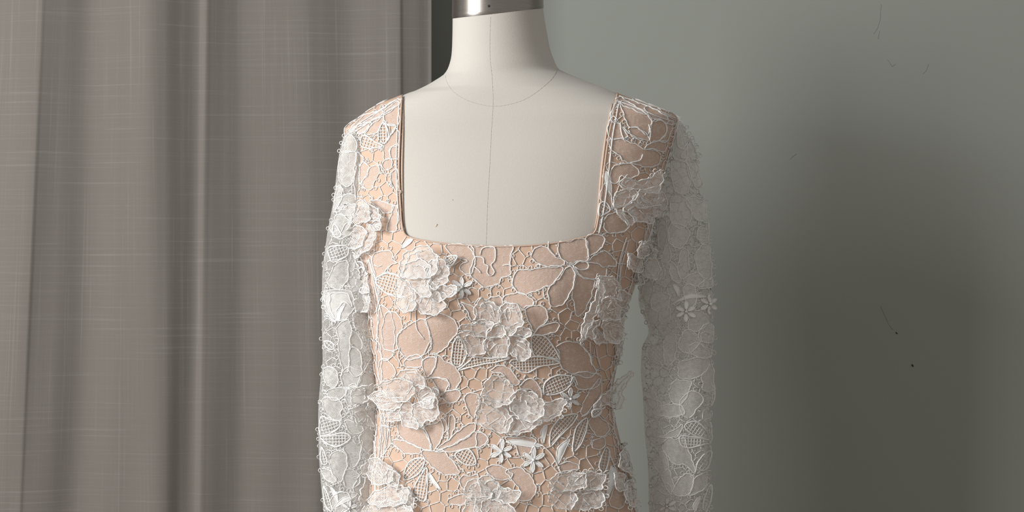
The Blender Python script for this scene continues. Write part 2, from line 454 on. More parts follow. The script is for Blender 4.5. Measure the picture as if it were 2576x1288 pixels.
# ------------------------------------------------------------------ sleeves (surfaces)
SLV_L = [(318, 893, 912, .020), (345, 870, 925, .026), (400, 857, 935, .032), (500, 845, 938, .034), (600, 827, 945, .034), (700, 816, 948, .033), (800, 815, 950, .032), (900, 817, 953, .032), (960, 811, 955, .032), (1040, 806, 955, .032), (1120, 807, 950, .032), (1200, 812, 946, .032), (1300, 821, 944, .032), (1500, 835, 940, .03), (1800, 850, 935, .03)]
SLV_R = [(298, 1688, 1706, .016), (330, 1684, 1728, .024), (400, 1668, 1757, .030), (500, 1650, 1773, .034), (600, 1640, 1787, .034), (700, 1616, 1796, .034), (760, 1614, 1797, .034), (840, 1640, 1795, .032), (880, 1623, 1796, .032), (940, 1620, 1797, .032), (1000, 1625, 1797, .032), (1100, 1630, 1792, .032), (1200, 1639, 1791, .032), (1300, 1641, 1790, .032), (1500, 1648, 1785, .03), (1800, 1655, 1775, .03)]
def sleeve_mesh(tab, cy):
    xs = [r[0] for r in tab]; vs = []; fs = []; uv = []; pys_ = np.linspace(tab[0][0], tab[-1][0], 190); nt_ = 72
    for py in pys_:
        xl, xr, d = [cr(xs, [r[i] for r in tab], py) for i in (1, 2, 3)]
        for i in range(nt_+1):
            t = 2*math.pi*i/nt_
            rip = 1+.05*math.sin(3*t+py*.012)+.03*math.sin(5*t-py*.023)
            x = ((xl+xr)/2-1288)*S+(xr-xl)/2*S*math.cos(t); y = cy-d*math.sin(t)*rip
            vs.append(Vector((x, y, CZ+(644-py)*S))); uv.append((t/6.283*330, py))
    for j in range(len(pys_)-1):
        for i in range(nt_):
            a = j*(nt_+1)+i; fs.append((a, a+1, a+nt_+2, a+nt_+1))
    return vs, fs, uv
slv = {}
for key, tab, cy in (('L', SLV_L, -.020), ('R', SLV_R, .045)):
    vs, fs, uv = sleeve_mesh(tab, cy)
    o = link('sleeve', [v-DO for v in vs], fs, M_BASE, dress, uvs=uv)
    slv[key] = (o, BVHTree.FromPolygons(vs, fs), cy)

# ------------------------------------------------------------------ charts: flat pattern (pixel-sized units) -> cloth surface
def chart_front(bvh, base, cy=0.0, back=False):
    def f(x, y, off=0.0):
        h, n = ray(bvh, x, y, back)
        if h is None: return W(x, y, cy)+Vector((0, -off if not back else off, 0))
        if (n.y > 0) != back: n = -n
        if off > .002:                                # raised petals stand out towards the front rather than sideways
            n2 = (n+Vector((0, .8 if back else -.8, 0))).normalized(); return h+n*(base+.002)+n2*(off-.002)
        return h+n*(base+off)
    return f
def chart_side(bvh, base, ang):
    "same surface looked at from another direction (turned about the form's axis)"
    ca, sa = math.cos(ang), math.sin(ang); cx = (1245-1288)*S
    def f(x, y, off=0.0, test=False):
        u = (x-1245)*S; z = CZ+(644-y)*S
        o = Vector((cx+u*ca+2*sa, u*sa-2*ca, z)); d = Vector((-sa, ca, 0))
        h = bvh.ray_cast(o, d)
        if h[0] is None: return None
        n = h[1]
        if n.dot(d) > 0: n = -n
        if test: return h[0], n
        return h[0]+n*(base+off)
    return f
BOD = chart_front(LBVH, .0006)
SLF = chart_front(slv['L'][1], .0006, slv['L'][2]); SLB = chart_front(slv['L'][1], .0006, slv['L'][2], True)
SRF = chart_front(slv['R'][1], .0006, slv['R'][2]); SRB = chart_front(slv['R'][1], .0006, slv['R'][2], True)

# ------------------------------------------------------------------ lace makers
PX = S
def dist_edge(poly, x, y):
    P = np.asarray(poly); Q = np.roll(P, -1, axis=0); d = Q-P
    t = np.clip(((x-P[:, 0])*d[:, 0]+(y-P[:, 1])*d[:, 1])/(np.sum(d*d, axis=1)+1e-9), 0, 1)
    return float(np.min(np.hypot(P[:, 0]+t*d[:, 0]-x, P[:, 1]+t*d[:, 1]-y)))
def cen(poly): return (sum(p[0] for p in poly)/len(poly), sum(p[1] for p in poly)/len(poly))
def film(b, poly, ch, lift, mi=0, grid=11.0, dome=0.0, rnd=0):
    xs = [p[0] for p in poly]; ys = [p[1] for p in poly]
    pts = [Vector(p) for p in poly]; nb = len(pts)
    x = min(xs)+grid*.5; row = 0
    while x < max(xs):
        y = min(ys)+grid*(.5 if row % 2 else .9)
        while y < max(ys):
            if inside(poly, x, y) and dist_edge(poly, x, y) > grid*.4: pts.append(Vector((x, y)))
            y += grid
        x += grid; row += 1
    try: r = delaunay_2d_cdt(pts, [], [list(range(nb))], 1, 1e-4)
    except Exception: return
    vs = []; uv = []
    for p in r[0]:
        o = lift(p.x, p.y)
        if dome: o += dome*min(1.0, dist_edge(poly, p.x, p.y)/6.0)
        q = ch(p.x, p.y, o)
        if q is None: return
        vs.append(q-DO); uv.append((p.x+rnd, p.y+rnd*.7))
    b.add(vs, [tuple(f) for f in r[2]], mi, uv)
def cord(b, pts, ch, lift, r, closed=False, rough=.16, n=5, mi=1, taper=False):
    P = []
    for x, y in pts:
        q = ch(x, y, lift(x, y))
        if q is None:
            if len(P) > 1: b.tube(P, r, mi, n, False, rough)
            P = []; closed = False; continue
        P.append(q-DO)
    b.tube(P, r, mi, n, closed, rough, taper)
def ring(b, x, y, ch, lift, rp=4.6, th=.0005):
    cord(b, [(x+rp*math.cos(a), y+rp*math.sin(a)) for a in (0, .785, 1.57, 2.356, 3.14, 3.93, 4.71, 5.5)], ch, lift, th, True, .1, 4)
def picots(b, poly, ch, lift, p=.5, gap=17, avoid=None, outw=6.0):
    a = sum(poly[i-1][0]*poly[i][1]-poly[i][0]*poly[i-1][1] for i in range(len(poly)))
    sg = 1 if a > 0 else -1
    acc = random.random()*gap; run = random.random() < p
    for i in range(len(poly)):
        x0, y0 = poly[i-1]; x1, y1 = poly[i]; l = math.hypot(x1-x0, y1-y0)
        if l < 1e-6: continue
        acc += l
        if acc > gap:
            acc = 0
            if random.random() < .22: run = random.random() < p
            if not run: continue
            nx, ny = (y1-y0)/l*sg, -(x1-x0)/l*sg
            x = x1+nx*outw; y = y1+ny*outw
            if avoid and avoid(x, y): continue
            ring(b, x, y, ch, lift)
Z0 = lambda x, y: 0.0
NAME = {'petal': 'lace_petal', 'lattice': 'lattice_leaf', 'leaf': 'satin_leaf'}
def lattice_fill(b, poly, ch, lift, sp=8.0, ang=None, r=.00054):
    c = cen(poly); P = np.asarray(poly)-np.asarray(c)
    ev, vec = np.linalg.eigh(P.T@P); ax = vec[:, 1]
    if ang is None: ang = math.atan2(ax[1], ax[0])
    R = float(np.max(np.hypot(P[:, 0], P[:, 1])))+2
    for k, (aa, s_) in enumerate(((ang, sp), (ang+math.pi/2, sp*.95))):
        dx, dy = math.cos(aa), math.sin(aa)
        j = -int(R/s_)
        while j*s_ <= R:
            run = []; t = -R
            bend = (.0022*(j*s_)) if k == 0 else 0
            while t <= R+4:
                o_ = j*s_*(1-(.45*(t/R)**2 if k == 0 else 0))
                x = c[0]+dx*t-dy*o_; y = c[1]+dy*t+dx*o_
                if inside(poly, x, y): run.append((x, y))
                else:
                    if len(run) > 1: cord(b, run, ch, lift, r*(1.1 if k == 0 and j % 2 else 1), False, .1, 4)
                    run = []
                t += 5
            if len(run) > 1: cord(b, run, ch, lift, r, False, .1, 4)
            j += 1
def scallop(poly, amp):
    "irregular hand-cut waviness along an outline"
    a = sum(poly[i-1][0]*poly[i][1]-poly[i][0]*poly[i-1][1] for i in range(len(poly))); sg = 1 if a > 0 else -1
    n = len(poly); k1 = max(3, round(n*5.5/34)); k2 = max(5, round(n*5.5/17)); f1, f2 = random.random()*6, random.random()*6; out = []
    for i in range(n):
        x0, y0 = poly[i-1]; x1, y1 = poly[(i+1) % n]; l = math.hypot(x1-x0, y1-y0)+1e-6
        o = amp*(math.sin(6.2832*k1*i/n+f1)*.7+math.sin(6.2832*k2*i/n+f2)*.5)
        out.append((poly[i][0]+(y1-y0)/l*sg*o, poly[i][1]-(x1-x0)/l*sg*o))
    return out
def motif(kind, pts, ch, parent, net=None, lift=Z0, p=.5, smooth=True, avoid=None, name=None, cr_=None, into=None, fill=True):
    poly = scallop(smooth_closed(pts, 5.5), 1.6 if kind == 'petal' else .4)
    b = into or MB()
    if kind == 'petal':
        if fill: film(b, poly, ch, lift, 0, rnd=random.random()*50)
        # slight hand-stitched wobble in the cord
        wob = [(x+random.uniform(-.5, .5), y+random.uniform(-.5, .5)) for x, y in poly]
        cord(b, wob, ch, lambda x, y: lift(x, y)+.0002, cr_ or .00072, True)
        if p: picots(b, poly, ch, lift, p, avoid=avoid)
    elif kind == 'lattice':
        lattice_fill(b, poly, ch, lift)
        cord(b, poly, ch, lambda x, y: lift(x, y)+.0002, (cr_ or .00072)*1.4, True)
        if p: picots(b, poly, ch, lift, p*.4, avoid=avoid)
    elif kind == 'leaf':
        film(b, poly, ch, lift, 1, 5.0, dome=.0010)
        cord(b, poly, ch, lift, .0007, True, .1, 4)
    if into: return None
    return b.build(name or NAME[kind], [net or M_NET, M_THREAD], parent)
def star(cx, cy, r, ch, parent, lift=Z0, nested=True, rot=None):
    rot = random.random() if rot is None else rot
    core = MB()
    core.tube([q-DO for q in (ch(cx-2.5, cy, lift(cx, cy)+.0014), ch(cx, cy, lift(cx, cy)+.0022), ch(cx+2.5, cy, lift(cx, cy)+.0014))], [.0010, .0019, .0010], 1, 6)
    o = None
    if nested: o = core.build('star_flower', [M_NET, M_THREAD], parent)
    for k in range(6):
        a = rot+k*math.pi/3+random.uniform(-.07, .07); rr = r*random.uniform(.92, 1.06)
        loc_ = [(.02, 0), (.35, .13), (.65, .165), (.88, .1), (1.0, 0), (.88, -.1), (.65, -.165), (.35, -.13)]
        pl = [(cx+rr*(u*math.cos(a)-v*math.sin(a)), cy+rr*(u*math.sin(a)+v*math.cos(a))) for u, v in loc_]
        pb = MB() if nested else core
        motif('leaf', pl, ch, None, lift=lambda x, y: lift(x, y)+.0004, into=pb)
        if nested: pb.build('petal', [M_NET, M_THREAD], o)
    if not nested: core.build('star_flower', [M_NET, M_THREAD], parent)

# ---- frames: notes taken from enlarged views, turned back to photo pixels
FR = {'A': (900, 560, 4.025), 'B': (1240, 580, 3.787), 'C': (900, 860, 3.009), 'D': (1200, 860, 3.009), 'E': (800, 220, 3.389), 'F': (1460, 220, 3.22), 'G': (1120, 720, 5.366), 'H': (860, 230, 5.153),
      'I': (840, 480, 4.294), 'J': (800, 740, 4.6), 'K': (800, 1000, 4.472), 'L': (1590, 560, 4.295), 'M': (1610, 840, 5.365), 'N': (1610, 1060, 5.65), 'P': (0, 0, 1)}
def px(fr, s):
    x0, y0, k = FR[fr]; v = [float(q) for q in s.replace(' ', ',').split(',') if q]
    return [(x0+v[i]/k, y0+v[i+1]/k) for i in range(0, len(v), 2)]

BODICE = '''
A petal 150,350 230,290 330,290 370,330 350,370 400,410 330,440 270,500 200,580 150,480
A lattice 180,580 270,520 350,515 440,550 490,580 440,740 330,730 230,660
A leaf 440,265 470,210 520,170 570,160 530,210 480,250
A petal 290,930 370,900 430,960 460,1070 400,1150 400,1280 280,1280 250,1100
P petal 1000,850 1015,828 1040,812 1060,802 1075,812 1083,850 1083,880 1060,895 1030,905 1005,880
A petal 690,990 800,925 900,935 970,980 1015,1060 1000,1120 930,1210 850,1300 720,1330 750,1220 730,1120
P petal 1180,618 1200,619 1245,621 1290,620 1283,650 1284,690 1262,700 1255,712 1220,722 1190,700 1182,680 1194,650 1190,638
A petal 900,225 940,320 1000,350 1110,395 1040,430 1040,490 1150,520 1180,440 1190,350 1160,250 1110,228
B petal 640,110 740,100 870,75 905,180 905,260 880,295 780,300 740,320 680,290 630,230 615,170
B petal 360,250 400,180 460,145 530,180 600,250 680,295 650,345 510,345 430,310
B petal 200,430 230,385 330,375 430,365 530,345 660,345 630,430 560,520 480,545 380,590 280,605 225,580 190,510
B petal 640,440 720,340 780,420 750,560 700,650 650,715 550,715 530,640 530,550 590,490
B petal 760,340 820,430 880,460 960,470 940,600 880,740 800,820 770,700 750,590 785,430
B petal 780,300 900,290 960,240 1040,195 1120,230 1170,300 1170,340 1080,350 1070,430 960,460 870,450 800,390 760,330
B petal 880,75 955,35 1050,60 1050,140 1000,190 920,240 905,180
B petal 300,740 350,715 440,715 500,745 525,800 500,870 440,920 390,960 340,860
B petal 390,990 450,920 520,885 630,880 620,930 590,960 500,990
B petal 600,1100 690,1060 780,1060 860,1110 920,1200 950,1290 980,1350 900,1400 780,1370 680,1330 630,1240 630,1150
B lattice 370,1010 480,1000 560,1080 640,1230 600,1220 480,1200 390,1180
G lattice 870,1030 900,990 1050,980 1250,940 1400,970 1550,1030 1400,1060 1250,1090 1120,1165 1000,1140 920,1080
G lattice 390,950 600,970 880,960 700,1020 560,1040 400,1075 180,1130 250,1070 340,1000
G lattice 100,850 120,750 180,680 260,760 290,880 250,1020 170,1090 90,1030
G petal 770,200 800,140 950,90 1080,110 1170,180 1190,250 1050,310 1000,260 870,220
G petal 220,220 300,240 390,280 430,400 360,460 290,330
G petal 400,230 480,150 560,190 620,150 730,130 770,190 740,280 600,210 480,260
C petal 350,180 370,130 450,90 490,130 480,190 430,190
C petal 490,150 540,110 590,120 580,200 530,260 500,220
C petal 600,100 660,140 740,190 770,240 780,300 730,360 690,350 690,300 600,270 540,260 590,190
C petal 570,270 680,290 680,350 630,400 600,340
C petal 630,400 700,365 770,370 770,430 710,460 650,440
C petal 810,410 850,385 910,400 930,450 900,520 880,580 830,510
C petal 300,620 330,600 420,600 480,640 530,700 560,820 480,800 400,770 330,720
C petal 265,750 330,740 420,780 480,810 460,845 370,845 300,800
C petal 500,650 600,610 650,580 680,640 640,720 600,800 560,825 540,740
C petal 690,580 720,555 740,590 720,690 680,750 690,670
C petal 600,810 680,750 780,660 880,610 880,680 800,740 700,790
C petal 590,830 700,790 820,720 900,680 960,700 985,750 930,790 820,810 720,830
C petal 490,820 560,830 640,820 700,880 760,960 760,1000 650,1000 560,940 500,870
C lattice 740,850 830,810 880,860 890,930 800,920
C lattice 350,1040 370,950 420,890 510,890 470,990 410,1030
C lattice 520,950 530,970 515,1200 420,1150 440,1080
C leaf 535,990 560,1010 630,1120 560,1060
C petal 770,1050 800,1010 850,1020 900,1000 910,1060 850,1090 820,1140
C petal 690,1190 760,1160 860,1150 820,1220 700,1230
C petal 180,640 230,640 250,760 200,850 165,850 170,740
D petal 70,960 150,930 270,1000 200,1050 100,1010
D petal 220,980 340,960 440,1080 420,1180 320,1200 310,1100
D petal 100,220 160,180 230,190 320,300 270,330 190,240
D petal 320,330 390,280 450,300 490,400 480,440 420,370 330,350
D petal 0,680 50,690 85,740 60,790 0,800
D petal 210,730 320,720 440,740 400,840 330,870 290,790
D lattice 505,390 520,300 620,250 730,270 700,330 640,380 560,400
D leaf 480,700 500,650 530,630 515,720 500,770
D leaf 600,860 620,790 700,735 660,830 610,930
D leaf 220,755 330,742 490,780 430,798 300,778
D lattice 555,790 560,670 640,570 755,550 720,620 620,720
D lattice 725,830 730,720 760,630 830,580 820,680 780,780
D petal 720,240 850,230 930,260 920,320 840,360 760,350 730,290
D petal 780,540 800,470 830,400 920,280 940,360 900,470 830,550
D petal 620,930 700,910 770,930 770,960 640,980
D petal 870,760 950,720 960,800 880,810
D petal 840,600 900,560 985,620 980,700 900,710
D lattice 920,940 970,800 1000,860 960,990
D leaf 1010,940 1050,1020 980,1190 990,1060
D leaf 945,1230 955,1120 965,1200
D petal 1060,950 1085,850 1150,920 1150,980
D lattice 1120,1130 1150,1070 1190,1130 1160,1200
D petal 1060,1050 1120,1130 1100,1250 1000,1230
D petal 940,1040 1050,960 1050,1040 1000,1100
F petal 330,110 380,120 480,180 570,260 550,380 500,360 440,320 390,320 350,220 330,170
F petal 520,160 600,180 700,240 690,290 640,265 580,270
F petal 580,275 640,262 690,300 690,370 640,430 565,440 555,380
F petal 700,290 745,265 735,340 700,430 640,440 690,370
F petal 390,330 440,320 530,370 550,430 460,410 400,380
F petal 235,425 330,420 440,460 520,500 630,520 640,590 600,640 500,640 400,610 330,590 320,550 250,510
F petal 520,500 560,450 690,435 680,520 600,500
F petal 250,660 330,620 430,630 470,700 400,740 330,720 290,780 240,760
F petal 300,100 260,190 250,280 320,300 380,400 330,415 240,415 220,340 260,180
F lattice 150,1040 155,945 200,930 240,990 190,1030
F leaf 180,720 200,680 240,720 250,880 220,840
F petal 610,830 680,860 700,960 650,1020 580,1030 600,940
F petal 190,1080 240,1020 340,1030 390,1130 330,1170 240,1180 190,1140
F lattice 540,1060 575,1050 575,1200 540,1130
F petal 210,780 250,900 250,990 170,920 165,830
H petal 560,270 640,190 735,130 738,440 600,430 550,380 540,330
H petal 380,400 450,350 540,330 540,400 480,500 420,560 360,560 300,550
H petal 110,540 240,480 390,400 370,460 280,540
H petal 90,520 200,400 330,300 540,250 520,310 390,390 260,420 150,500
H lattice 490,620 480,520 540,410 590,470 610,590 560,680
H lattice 270,570 350,590 440,660 540,710 350,740 250,700 260,620
H petal 560,680 620,600 700,460 738,500 738,700 640,720 630,850 560,890 540,800
H petal 630,740 732,690 735,860 650,880 630,820
H petal 545,900 650,880 660,960 620,1010 560,1020 530,960
H petal 350,1020 440,950 490,960 480,1080 430,1180 360,1288 260,1200 340,1080
H petal 250,960 290,910 350,960 350,1030 250,1200 230,1050
H petal 190,820 270,830 280,920 220,970 190,1000
H petal 640,1180 650,1060 720,1000 735,1160 720,1288
I petal 390,100 500,110 640,160 620,240 540,230 500,200 440,150
I petal 640,160 685,170 685,410 640,440 570,430 600,330 630,230
I petal 300,700 400,700 460,960 500,1100 470,1288 420,1288 380,1000
P petal 958,770 985,790 995,850 985,900 962,900 952,840
P petal 925,660 945,700 955,780 945,860 936,800
P petal 947,860 960,880 962,950 958,1010 952,940
P petal 950,1020 965,1060 962,1130 950,1180 946,1100
P petal 882,334 930,300 1000,250 1004,264 950,304 895,346
P petal 1558,246 1630,268 1695,302 1690,314 1620,288 1556,260
P petal 886,350 900,375 906,440 901,500 895,470 892,400
P lattice 946,1185 965,1200 968,1260 948,1280
P petal 955,910 975,905 995,930 985,960 958,960
'''
SQUIG = '''
A 170,425 210,445 250,435
A 1240,330 1250,280 1290,250 1385,255 1390,380 1350,430 1385,500 1350,540 1310,510 1320,440 1280,420 1270,360 1190,345
A 1180,450 1220,480 1250,515
A 590,880 600,1060 640,1130 680,1180
B 770,330 830,290 900,310 900,360 830,375 775,345
B 880,300 960,310 1010,320 1040,350 1075,340
B 530,100 530,180 600,250
B 90,335 150,325 190,350
D 490,780 560,850 610,940
D 610,940 640,1010
C 560,820 545,740 520,680
C 620,570 650,650 640,740
C 325,40 310,110 345,190
C 545,0 500,100
F 550,300 565,360 555,430
F 345,320 390,370 460,410
F 320,280 330,370 355,430
F 500,540 480,590 400,610
F 245,260 265,232 298,265 268,285 245,262
H 390,400 280,440 200,470
H 590,430 700,440 680,520 600,610 560,690
D 870,480 830,540 780,570
D 700,320 730,260 760,330
D 1000,860 1040,960 1060,1050
B 860,1110 930,1200 935,1250
B 920,1060 920,1180 940,1290
B 980,1100 985,1180 1010,1280
P 955,1020 962,1080 952,1170
P 966,1030 972,1100 962,1180
P 978,1020 980,1070 972,1130
P 940,720 952,800 950,880
P 930,650 950,740 965,800
B 1270,60 1230,180 1190,330 1180,560
B 1285,90 1250,220 1210,380 1195,600
B 1240,200 1200,300 1170,480
B 1215,260 1200,420 1190,700 1160,860
B 1150,1040 1160,1180 1140,1280
P 880,332 905,312 945,286 980,264 1006,248
P 884,340 915,318 950,298 1000,266
P 1556,243 1600,258 1650,278 1698,298
P 1554,256 1600,272 1650,292 1690,306
P 1004,275 1000,340 998,420 1001,500 1006,556
P 1556,262 1541,340 1532,420 1522,500 1512,560 1505,588
'''
FLOW = [  # centre, lift in metres, ruffle, petals
 ('A', (750, 660), .013, '''490,560 480,430 520,330 600,280 720,250 790,310 830,390 780,560
500,560 520,460 600,400 700,400 760,480 740,620 760,760 640,720 560,620
440,600 520,590 600,680 620,800 600,880 500,880 440,800
740,420 880,400 930,500 920,600 840,660 770,680 720,560
780,700 860,650 980,650 1010,700 960,740 870,780 800,800
620,690 740,640 880,800 880,870 790,920 640,880
*890,430 910,360 1010,345 990,400 950,450'''),
 ('G', (850, 640), .011, '''740,280 800,230 900,210 1010,260 1040,380 1070,450 1000,530 870,640 810,560 750,480
560,600 650,520 700,470 780,500 820,620 680,665 570,660
530,680 640,660 820,630 870,660 840,870 760,930 620,900 540,820 515,740
850,720 880,650 1080,680 1140,780 1130,900 1090,960 1000,970 900,900 850,800
880,650 940,560 1040,520 1130,550 1160,620 1100,665 980,660
170,550 260,490 400,500 420,440 600,460 660,500 560,600 540,670 420,650 340,590
400,430 390,280 480,160 560,200 620,210 740,290 750,480 640,500 480,500
170,620 340,590 520,680 520,760 560,860 400,920 290,880 230,740'''),
 ('C', (430, 460), .013, '''245,300 330,260 430,280 460,320 440,400 370,450 300,430 250,370
340,230 400,190 480,200 525,270 530,330 460,320 420,280 340,260
450,340 500,310 570,340 600,400 580,490 540,500 480,450 470,390
480,450 600,400 625,500 610,580 540,590 500,630 440,560 430,490
350,480 420,450 440,560 490,640 400,640 350,580
160,380 240,370 300,400 350,480 300,510 220,510 170,450
240,520 340,500 350,580 260,600
*575,340 620,360 610,400 590,380'''),
 ('D', (290, 530), .015, '''60,300 100,240 200,240 270,330 270,430 180,480 100,480 40,400
270,370 330,350 430,380 490,460 470,560 390,600 300,560 240,470
490,470 640,420 600,550 480,600 470,560
10,470 60,390 180,480 260,570 240,650 200,690 60,640 0,600
230,600 290,550 390,600 480,590 430,650 300,700 220,690
200,450 260,430 360,440 390,540 320,580 250,560'''),
 ('B', (1010, 830), .013, '''960,465 1010,560 1000,640 950,780 880,900 790,1040 815,860 890,720 940,590
1010,620 1080,620 1140,700 1150,820 1020,840 960,780
1020,840 1140,850 1190,950 1160,1030 1060,1050 1010,960
840,900 980,840 990,880 940,930 940,1010 860,1000 810,1010
960,460 1080,430 1160,500 1170,640 1010,590
950,930 1010,960 1050,1050 960,1060 930,1000'''),
 ('C', (280, 1110), .012, '''140,960 180,870 280,940 300,1030 220,1080 140,1050
250,1000 290,960 340,1000 330,1090 260,1080
140,1160 260,1090 390,1100 400,1200 280,1240 160,1230
120,1230 280,1200 420,1250 420,1330 120,1330
320,1130 400,1100 430,1180 440,1260 380,1260'''),
 ('D', (150, 1170), .013, '''20,1030 90,1010 200,1100 310,1120 320,1170 240,1220 120,1190 40,1130
0,1180 120,1180 240,1230 300,1300 120,1330 0,1310
-90,1100 -20,1030 50,1080 120,1160 0,1200 -70,1170
-70,1180 0,1190 0,1310 -90,1320
*110,1150 140,1110 180,1130 150,1190'''),
 ('D', (730, 1130), .012, '''540,1040 620,990 780,1000 790,1100 640,1130 580,1110
780,1000 920,1010 900,1110 790,1110
560,1120 700,1130 740,1170 700,1260 600,1250 540,1180
740,1150 900,1110 920,1230 800,1270 720,1250
*675,1030 740,1010 740,1070 700,1090'''),
 ('D', (900, 500), .014, '''930,400 1080,270 1180,220 1100,370 1110,440 1060,510 960,480 870,520 880,460
*855,570 850,520 910,510 900,550'''),
 ('D', (1090, 960), .008, '''1050,930 1090,770 1130,810 1170,930 1150,1020
1090,1100 1150,1040 1198,1120 1185,1230 1120,1240
1020,1000 1090,1010 1100,1110 1040,1130'''),
 ('B', (1200, 820), .006, '''1170,560 1270,620 1240,780 1190,880 1150,740
1190,960 1235,1060 1225,1180 1180,1270 1150,1130'''),
 ('F', (430, 930), .009, '''330,740 400,760 510,740 590,670 600,800 540,860 430,830 330,830 290,790
250,880 330,830 430,840 400,920 330,960 260,980 240,930
430,850 560,810 610,860 600,940 520,940 470,900
400,930 430,870 520,940 520,970 420,970
330,980 400,940 560,960 570,1050 540,1090 430,1080 380,1030
270,990 340,1020 350,1030 430,1060 400,1110 330,1080'''),
 ('L', (60, 380), .012, '''0,200 60,210 105,290 60,370 0,350
110,300 200,260 250,320 200,380 130,380
90,400 230,390 290,470 250,600 130,580 80,480
-90,330 0,350 60,400 50,500 -40,520 -100,430
100,180 160,200 150,280 100,290
*20,530 70,540 130,650 50,660 20,600'''),
 ('I', (400, 370), .013, '''170,300 200,200 270,160 330,180 280,280 260,380 200,420
280,350 280,250 380,120 440,200 440,300 400,350 330,350
380,120 500,200 540,270 550,330 480,340 440,300 440,200
450,350 550,320 560,390 540,430 480,440 450,400
190,470 260,390 370,400 390,480 350,600 280,620 220,530
390,360 450,400 490,440 480,520 430,640 340,670 360,560 390,480
275,620 340,600 330,680 290,730
*100,580 120,500 180,480 200,540 160,580'''),
 ('I', (330, 900), .010, '''150,590 260,640 290,760 320,900 290,1020 200,1100 150,950 140,750
200,1100 350,1040 420,1100 430,1280 220,1280
290,760 360,800 400,1000 420,1100 320,1060 300,900'''),
 ('J', (560, 260), .009, '''400,80 480,60 590,90 640,200 600,260 480,250 420,180
420,190 520,250 640,230 640,330 600,480 520,470 400,340'''),
 ('J', (600, 1120), .011, '''390,1150 450,1080 540,1050 550,1180 500,1260 420,1240
550,1070 640,1060 720,1100 730,1250 560,1288'''),
 ('K', (560, 160), .011, '''380,110 520,120 600,290 690,310 560,310 440,270 390,190
530,120 700,110 690,300 610,290'''),
 ('K', (620, 800), .011, '''540,690 590,620 660,620 660,780 590,760
470,800 540,720 640,790 560,870 500,870
540,880 620,900 610,1100 520,1160 440,1140 480,1020'''),
]
SL_L = '''
J petal 80,850 200,870 240,960 220,1050 160,1080 90,1020
J petal 100,1130 200,1090 300,1080 320,1150 240,1230 150,1210
J petal 370,620 460,650 500,700 500,830 520,900 440,950 370,900
J lattice 70,545 130,540 190,590 190,640 110,620
J leaf 210,300 230,200 320,110 270,220 250,320
J petal 230,370 350,300 390,420 370,560 350,900 300,900 250,700 240,520
J petal 85,0 140,0 150,180 210,330 120,220 90,120
J petal 150,0 340,0 390,150 300,90 230,180 200,280 150,160
J petal 390,430 500,520 490,640 380,580
J petal 360,1060 400,1030 450,1060 400,1130
K petal 80,150 60,20 200,0 290,100 250,160 270,260 150,230
K lattice 30,425 40,220 140,250 250,270 240,340 150,400
K lattice 30,440 150,420 300,400 370,450 290,520 210,555 100,510
K petal 130,680 170,620 240,600 320,640 330,760 300,850 240,960 160,850
K lattice 42,560 90,640 110,740 42,740
K petal 280,540 380,480 440,530 490,480 480,620 420,780 330,760 320,640
K petal 310,810 460,860 440,1000 300,990
K leaf 150,1010 220,1090 220,1200 180,1110
K leaf 170,1250 280,1130 440,1090 360,1150 240,1210
K lattice 62,1000 130,1120 160,1280 90,1200
K petal 50,800 140,820 210,930 130,950 70,880
K petal 300,270 400,270 500,330 480,400 370,400
K petal 470,440 560,330 680,380 670,500 560,600 490,560
I lattice 5,360 60,420 80,490 0,495
I lattice -40,610 140,600 140,700 0,770 -40,720
E petal 190,560 310,550 330,620 300,800 240,850 210,830 160,740
E petal 160,850 210,860 200,960 130,1060
E petal 240,990 330,1030 290,1090 190,1080
E petal 225,420 260,390 330,470 320,540 200,550
E petal 330,560 370,600 380,760 330,960 310,800
E petal 90,1200 180,1080 240,1110 290,1230 180,1290
I petal 80,450 140,350 220,430 150,490
I petal 20,800 140,760 150,950 60,1060 -60,1000
I petal -80,1100 60,1070 180,1090 220,1250 100,1400 -60,1350
I petal 0,100 150,40 240,60 250,150 170,200 60,190
'''
